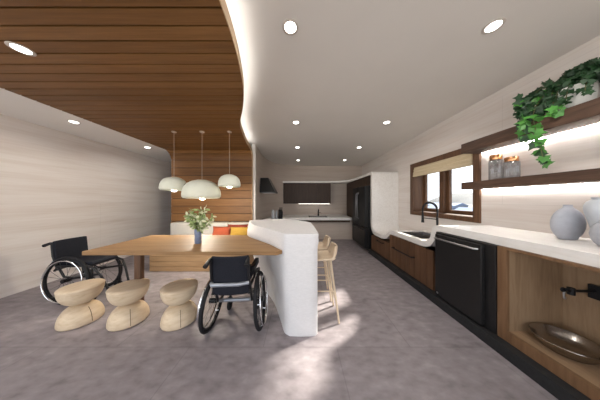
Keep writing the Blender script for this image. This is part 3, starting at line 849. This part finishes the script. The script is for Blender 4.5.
# ------------------------------------------------------------------ wheelchairs
def wheelchair(label, loc, rz, R, hw, bw, zb0, zb1, guard):
    t = thing('wheelchair', label, 'wheelchair', loc, rz, 'black wheelchairs')
    for s in (-1, 1):
        x = s*hw; cz = R; cam = s*.02
        def P(dx, y, z): return (x+dx-cam*(z-R)/R*1.0, y, z)
        bm = B(); ax = (1, 0, cam/R)
        torus(bm, (x, 0, R), ax, R-.016, .016, 56, 10); w = obj('wheel', bm, M['rubber'], t)
        bm = B(); torus(bm, (x, 0, R), ax, R-.036, .007, 48, 8, 1.4); obj('rim', bm, M['frame'], w)
        bm = B(); torus(bm, (x+s*.036, 0, R), ax, R-.042, .0075, 48, 8)
        for k in range(5):
            a = 2*PI*k/5
            tube(bm, [(x+s*.036, (R-.042)*math.sin(a), R+(R-.042)*math.cos(a)), (x+s*.006, (R-.04)*math.sin(a), R+(R-.04)*math.cos(a))], .004, 6)
        obj('handrim', bm, M['chrome'], w)
        bm = B()
        for k in range(18):
            a = 2*PI*k/18; a2 = a+(.32 if k % 2 else -.32)
            tube(bm, [(x+(.02 if k % 2 else -.02), .022*math.sin(a2), R+.022*math.cos(a2)), (x, (R-.04)*math.sin(a), R+(R-.04)*math.cos(a))], .0016, 5)
        obj('spokes', bm, M['spoke'], w)
        bm = B(); cyl(bm, (x-.035, 0, R), (x+.035, 0, R), .022, 16); obj('hub', bm, M['frame'], w)
    sw = bw/2
    zs = zb0+.05
    # frame
    bm = B()
    for s in (-1, 1):
        x = s*sw
        tube(bm, [(x, -.17, zb0), (x, -.13, zs), (x, .2, zs+.012), (x, .3, zs-.02), (x*.9, .36, zs-.12), (x*.75, .43, .10)], .0125, 10)
        tube(bm, [(x, -.13, zs), (x, -.06, R+.03), (x, .05, R+.01), (x*.95, .34, zs-.09)], .0115, 10)
        tube(bm, [(x, .26, zs-.03), (x, .27, .155)], .012, 10)
        tube(bm, [(x, -.14, zs-.02), (x, -.19, (zb0+zb1)/2), (x, -.205, zb1-.01)], .0115, 10)
    tube(bm, [(-sw*.75, .43, .10), (-sw*.6, .46, .085), (sw*.6, .46, .085), (sw*.75, .43, .10)], .0115, 10)
    tube(bm, [(-sw, .22, zs), (sw, .22, zs)], .011, 10)
    obj('frame', bm, M['frame'], t)
    bm = B(); tube(bm, [(-hw+.03, 0, R), (hw-.03, 0, R)], .016, 12)
    for s in (-1, 1): tube(bm, [(s*sw*.8, 0, R), (s*sw, -.06, R+.03)], .011, 8)
    obj('axle_tube', bm, M['bar'], t)
    bm = B(); tube(bm, [(-sw, -.185, zb0+.105), (-sw*.9, -.215, zb0+.105), (sw*.45, -.215, zb0+.105), (sw, -.185, zb0+.105)], .016, 10); obj('back_bar', bm, M['bar'], t)
    # seat and back
    bm = B(); box(bm, -sw+.012, sw-.012, -.13, .25, zs+.008, zs+.05); obj('seat', bm, M['fabric'], t, bevel=.015, seg=3)
    bm = B()
    n = 8; rings = []
    for j in range(n+1):
        v = j/n; z = zb0+(zb1-zb0)*v; y = -.165-.035*v
        row = []
        for i in range(11):
            u = i/10*2-1; row.append((u*sw*1.0, y-.025*(1-u*u), z))
        for i in range(10, -1, -1):
            u = i/10*2-1; row.append((u*sw*1.0, y-.025*(1-u*u)+.028, z))
        rings.append(row)
    ring_loft(bm, rings); obj('backrest', bm, M['fabric'], t, bevel=.008)
    for s in (-1, 1):
        bm = B(); tube(bm, [(s*sw, -.2, zb1-.035), (s*sw, -.225, zb1-.025), (s*(sw+.004), -.29, zb1-.05)], [.013, .016, .018], 10); obj('push_handle', bm, M['black'], t)
        if guard:
            bm = B(); box(bm, s*(sw+.005)-.02, s*(sw+.005)+.02, -.08, .16, zs+.09, zs+.15); obj('armrest', bm, M['black'], t, bevel=.008)
            bm = B(); tube(bm, [(s*(sw+.005), .02, zs), (s*(sw+.005), .02, zs+.12)], .009, 8); obj('arm_post', bm, M['frame'], t)
        # caster
        x = s*sw
        bm = B(); torus(bm, (x, .25, .06), (1, 0, 0), .045, .0145, 28, 10); cyl(bm, (x-.012, .25, .06), (x+.012, .25, .06), .034, 18); c = obj('caster', bm, M['rubber'], t)
        bm = B()
        for q in (-.02, .02): tube(bm, [(x+q, .25, .06), (x+q, .262, .125)], .006, 8)
        tube(bm, [(x-.022, .262, .125), (x+.022, .262, .125)], .007, 8); tube(bm, [(x, .265, .12), (x, .27, .16)], .011, 8)
        obj('fork', bm, M['frame'], c)
    bm = B(); box(bm, -sw*.6, sw*.6, .43, .53, .074, .084); obj('footplate', bm, M['black'], t, bevel=.003)
    return t
wheelchair('black wheelchair seen from behind pushed under the dining table beside the island', (-.60, 1.59, 0), math.radians(4), .250, .217, .305, .395, .73, True)
wheelchair('black wheelchair facing the far end of the dining table by the left wall', (-2.70, 2.10, 0), math.radians(-90), .272, .175, .30, .37, .715, False)

# ------------------------------------------------------------------ bar stools
def bar_stool(label, loc):
    t = thing('bar_stool', label, 'stool', loc, 0, 'bar stools along the island')
    bm = B(); n = 12
    # moulded shell: side profile (x, z) along the stool's depth, back at +x
    pf = catmull([(-.15, .585), (-.13, .597), (-.05, .60), (.06, .602), (.115, .612), (.145, .645), (.16, .69), (.167, .73)], 4)
    rings = []
    for p in pf:
        w = .150 if p.y < .61 else .150-.055*((p.y-.61)/.12)**1.5
        row = []
        for i in range(n+1):
            u = i/n*2-1
            row.append((p.x-.035*(abs(u)**3)*(1 if p.y > .62 else 0), u*w, p.y+.022*abs(u)**4*(1 if p.y < .62 else .3)))
        rings.append(row)
    th = .014
    vs = [[bm.verts.new(q) for q in r] for r in rings]
    for a, b in zip(vs[:-1], vs[1:]):
        for i in range(n): bm.faces.new((a[i], a[i+1], b[i+1], b[i]))
    o = obj('seat', bm, M['barstool'], t, ang=70)
    so = o.modifiers.new('thick', 'SOLIDIFY'); so.thickness = .018; so.offset = 0
    for sx, sy in ((1, 1), (1, -1), (-1, 1), (-1, -1)):
        bm = B(); tube(bm, [((.09 if sx > 0 else -.08), sy*.09, .595), ((.165 if sx > 0 else -.085), sy*.135, .0005)], [.013, .009], 10); obj('leg', bm, M['barstool'], t)
    for z in (.21, .30):
        k = (.595-z)/.595
        if z < .25:
            xb = .09+.075*k; xf = -.08-.005*k; y = .09+.045*k
            bm = B(); tube(bm, [(xb, -y, z), (xb, y, z)], .007, 8); obj('stretcher', bm, M['barstool'], t)
            bm = B(); tube(bm, [(xf, -y, z), (xf, y, z)], .007, 8); obj('stretcher', bm, M['barstool'], t)
        else:
            xb = .09+.075*k; xf = -.08-.005*k; y = .09+.045*k
            for s in (-1, 1):
                bm = B(); tube(bm, [(xb, s*y, z), (xf, s*y, z)], .007, 8); obj('stretcher', bm, M['barstool'], t)
    return t
bs1 = bar_stool('pale oak bar stool nearest the camera at the right side of the island', (.215, 1.755, 0))
dup(bs1, (.205, 2.11, 0), 0, 'second pale oak bar stool further back along the island')

# ------------------------------------------------------------------ pendants
def pendant(label, x, y, zb, zt, r):
    t = thing('pendant_lamp', label, 'lamp', (x, y, 0), 0, 'pendant lamps over the dining table')
    h = zt-zb
    bm = B()
    pr = [(.80, 0), (.93, .02), (.99, .10), (1.0, .22), (.97, .42), (.89, .62), (.74, .80), (.52, .92), (.28, .985), (.06, 1)]
    inn = [(.05, .95), (.5, .86), (.8, .62), (.92, .3), (.9, .1), (.79, .03)]
    lathe(bm, [(a*r, zb+b*h) for a, b in pr+inn], 48, cap=False)
    # close rim
    obj('shade', bm, M['shade'], t, ang=60, rec=True)
    bm = B(); lathe(bm, [(.01, zb+h*.9), (.014, zb+h*.3), (.02, zb+h*.15), (.036, zb+.01), (.036, zb-.008), (.024, zb-.018), (.004, zb-.021)], 20); obj('bulb', bm, M['bulb'], t)
    bm = B(); tube(bm, [(0, 0, zt-.01), (0, 0, WOOD-.012)], .0025, 8); obj('cord', bm, M['cord'], t)
    bm = B(); lathe(bm, [(.03, WOOD-.012), (.034, WOOD-.009), (.034, WOOD-.0005)], 24); obj('canopy', bm, M['cord'], t)
    big = r > .2
    l = bpy.data.lights.new('pendant_glow', 'POINT' if big else 'SPOT'); l.energy = PEND*(3.0 if big else 1.2); l.shadow_soft_size = .035; l.color = (1, .9, .76)
    if not big: l.spot_size = math.radians(100); l.spot_blend = .5
    o = bpy.data.objects.new('pendant_glow', l); C.objects.link(o); o.location = (x, y, zb-.075)
PEND = 12
YP = 2.55
pendant('left pale dome pendant lamp over the dining table', -126/166.67*YP, YP, 1.345, 1.552, .180)
pendant('largest pale dome pendant lamp, lowest of the three over the table', -98/166.67*YP, YP, 1.225, 1.508, .262)
pendant('smallest pale dome pendant lamp nearest the kitchen', -70.5/166.67*YP, YP, 1.40, 1.59, .160)

# ------------------------------------------------------------------ downlights
t0 = None
DL = [(-.069, 1.192, CEIL, 'round recessed ceiling downlight nearest above the island beside the wooden ceiling'),
      (1.375, 1.185, CEIL, 'round recessed ceiling downlight nearest above the dishwasher'),
      (-.064, 2.654, CEIL, 'recessed ceiling downlight second in the row from the island'),
      (1.382, 2.654, CEIL, 'recessed ceiling downlight second in the row along the window wall'),
      (-.06, 3.913, CEIL, 'recessed ceiling downlight third in the row from the island'),
      (1.39, 3.913, CEIL, 'recessed ceiling downlight third in the row, before the fridge'),
      (-.056, 5.18, CEIL, 'farthest recessed downlight in the left kitchen row'),
      (1.39, 5.18, CEIL, 'farthest recessed downlight in the right kitchen row near the fridge'),
      (-1.927, 1.152, WOOD, 'large recessed downlight in the wooden ceiling'),
      (-3.044, 3.327, SOF, 'recessed downlight in the white left soffit, farther one'),
      (-3.037, 2.24, SOF, 'recessed downlight in the white left soffit, nearer one')]
DLW = 4
for i, (x, y, z, lb) in enumerate(DL):
    if t0 is None:
        t0 = thing('downlight', lb, 'downlight', (x, y, z), 0, 'recessed ceiling downlights')
        bm = B(); R_ = .058
        ring_loft(bm, [[(r*math.cos(2*PI*k/32), r*math.sin(2*PI*k/32), zz) for k in range(32)] for r, zz in ((R_, -.0005), (R_, -.004), (R_-.004, -.006), (.041, -.004), (.041, -.0005))], cap=False)
        obj('trim_ring', bm, M['ring'], t0)
        bm = B(); lathe(bm, [(.0405, -.003), (.0405, -.0005)], 32); obj('lens', bm, M['lens'], t0)
    else:
        dup(t0, (x, y, z), 0, lb)
    l = bpy.data.lights.new('downlight_beam', 'AREA'); l.shape = 'DISK'; l.size = .08; l.energy = DLW*(0.5 if z == SOF else 1.8 if z < 2.4 else 1.15 if y < 2 else .9 if y < 3 else .12); l.color = (1, .95, .89); l.spread = math.radians(150)
    o = bpy.data.objects.new('downlight_beam', l); C.objects.link(o); o.location = (x, y, z-.008)

# ------------------------------------------------------------------ daylight
sd = Vector((-1.62, -.84, -1)).normalized()
l = bpy.data.lights.new('sun', 'SUN'); l.energy = 19; l.angle = math.radians(3); l.color = (1, .93, .82)
o = bpy.data.objects.new('sun', l); C.objects.link(o); o.location = (8, 6, 6)
o.rotation_euler = sd.to_track_quat('-Z', 'Y').to_euler()
w = bpy.data.worlds.new('sky'); sc.world = w; w.use_nodes = True
bg = w.node_tree.nodes['Background']; bg.inputs[0].default_value = (.88, .93, 1, 1); bg.inputs[1].default_value = 2.3

# ------------------------------------------------------------------ camera and render look
cam = bpy.data.cameras.new('camera'); cam.lens = 10; cam.sensor_width = 36; cam.clip_start = .05; cam.clip_end = 1000
co = bpy.data.objects.new('camera', cam); C.objects.link(co)
co.location = (0, 0, 1.2); co.rotation_euler = (PI/2, 0, 0)
sc.camera = co
sc.view_settings.view_transform = 'Standard'; sc.view_settings.look = 'None'
sc.view_settings.gamma = 1; sc.view_settings.use_curve_mapping = False
sc.view_settings.exposure = 0.14
sc.cycles.use_denoising = True
sc.cycles.max_bounces = 8; sc.cycles.diffuse_bounces = 4; sc.cycles.transparent_max_bounces = 12
sc.cycles.sample_clamp_indirect = 6
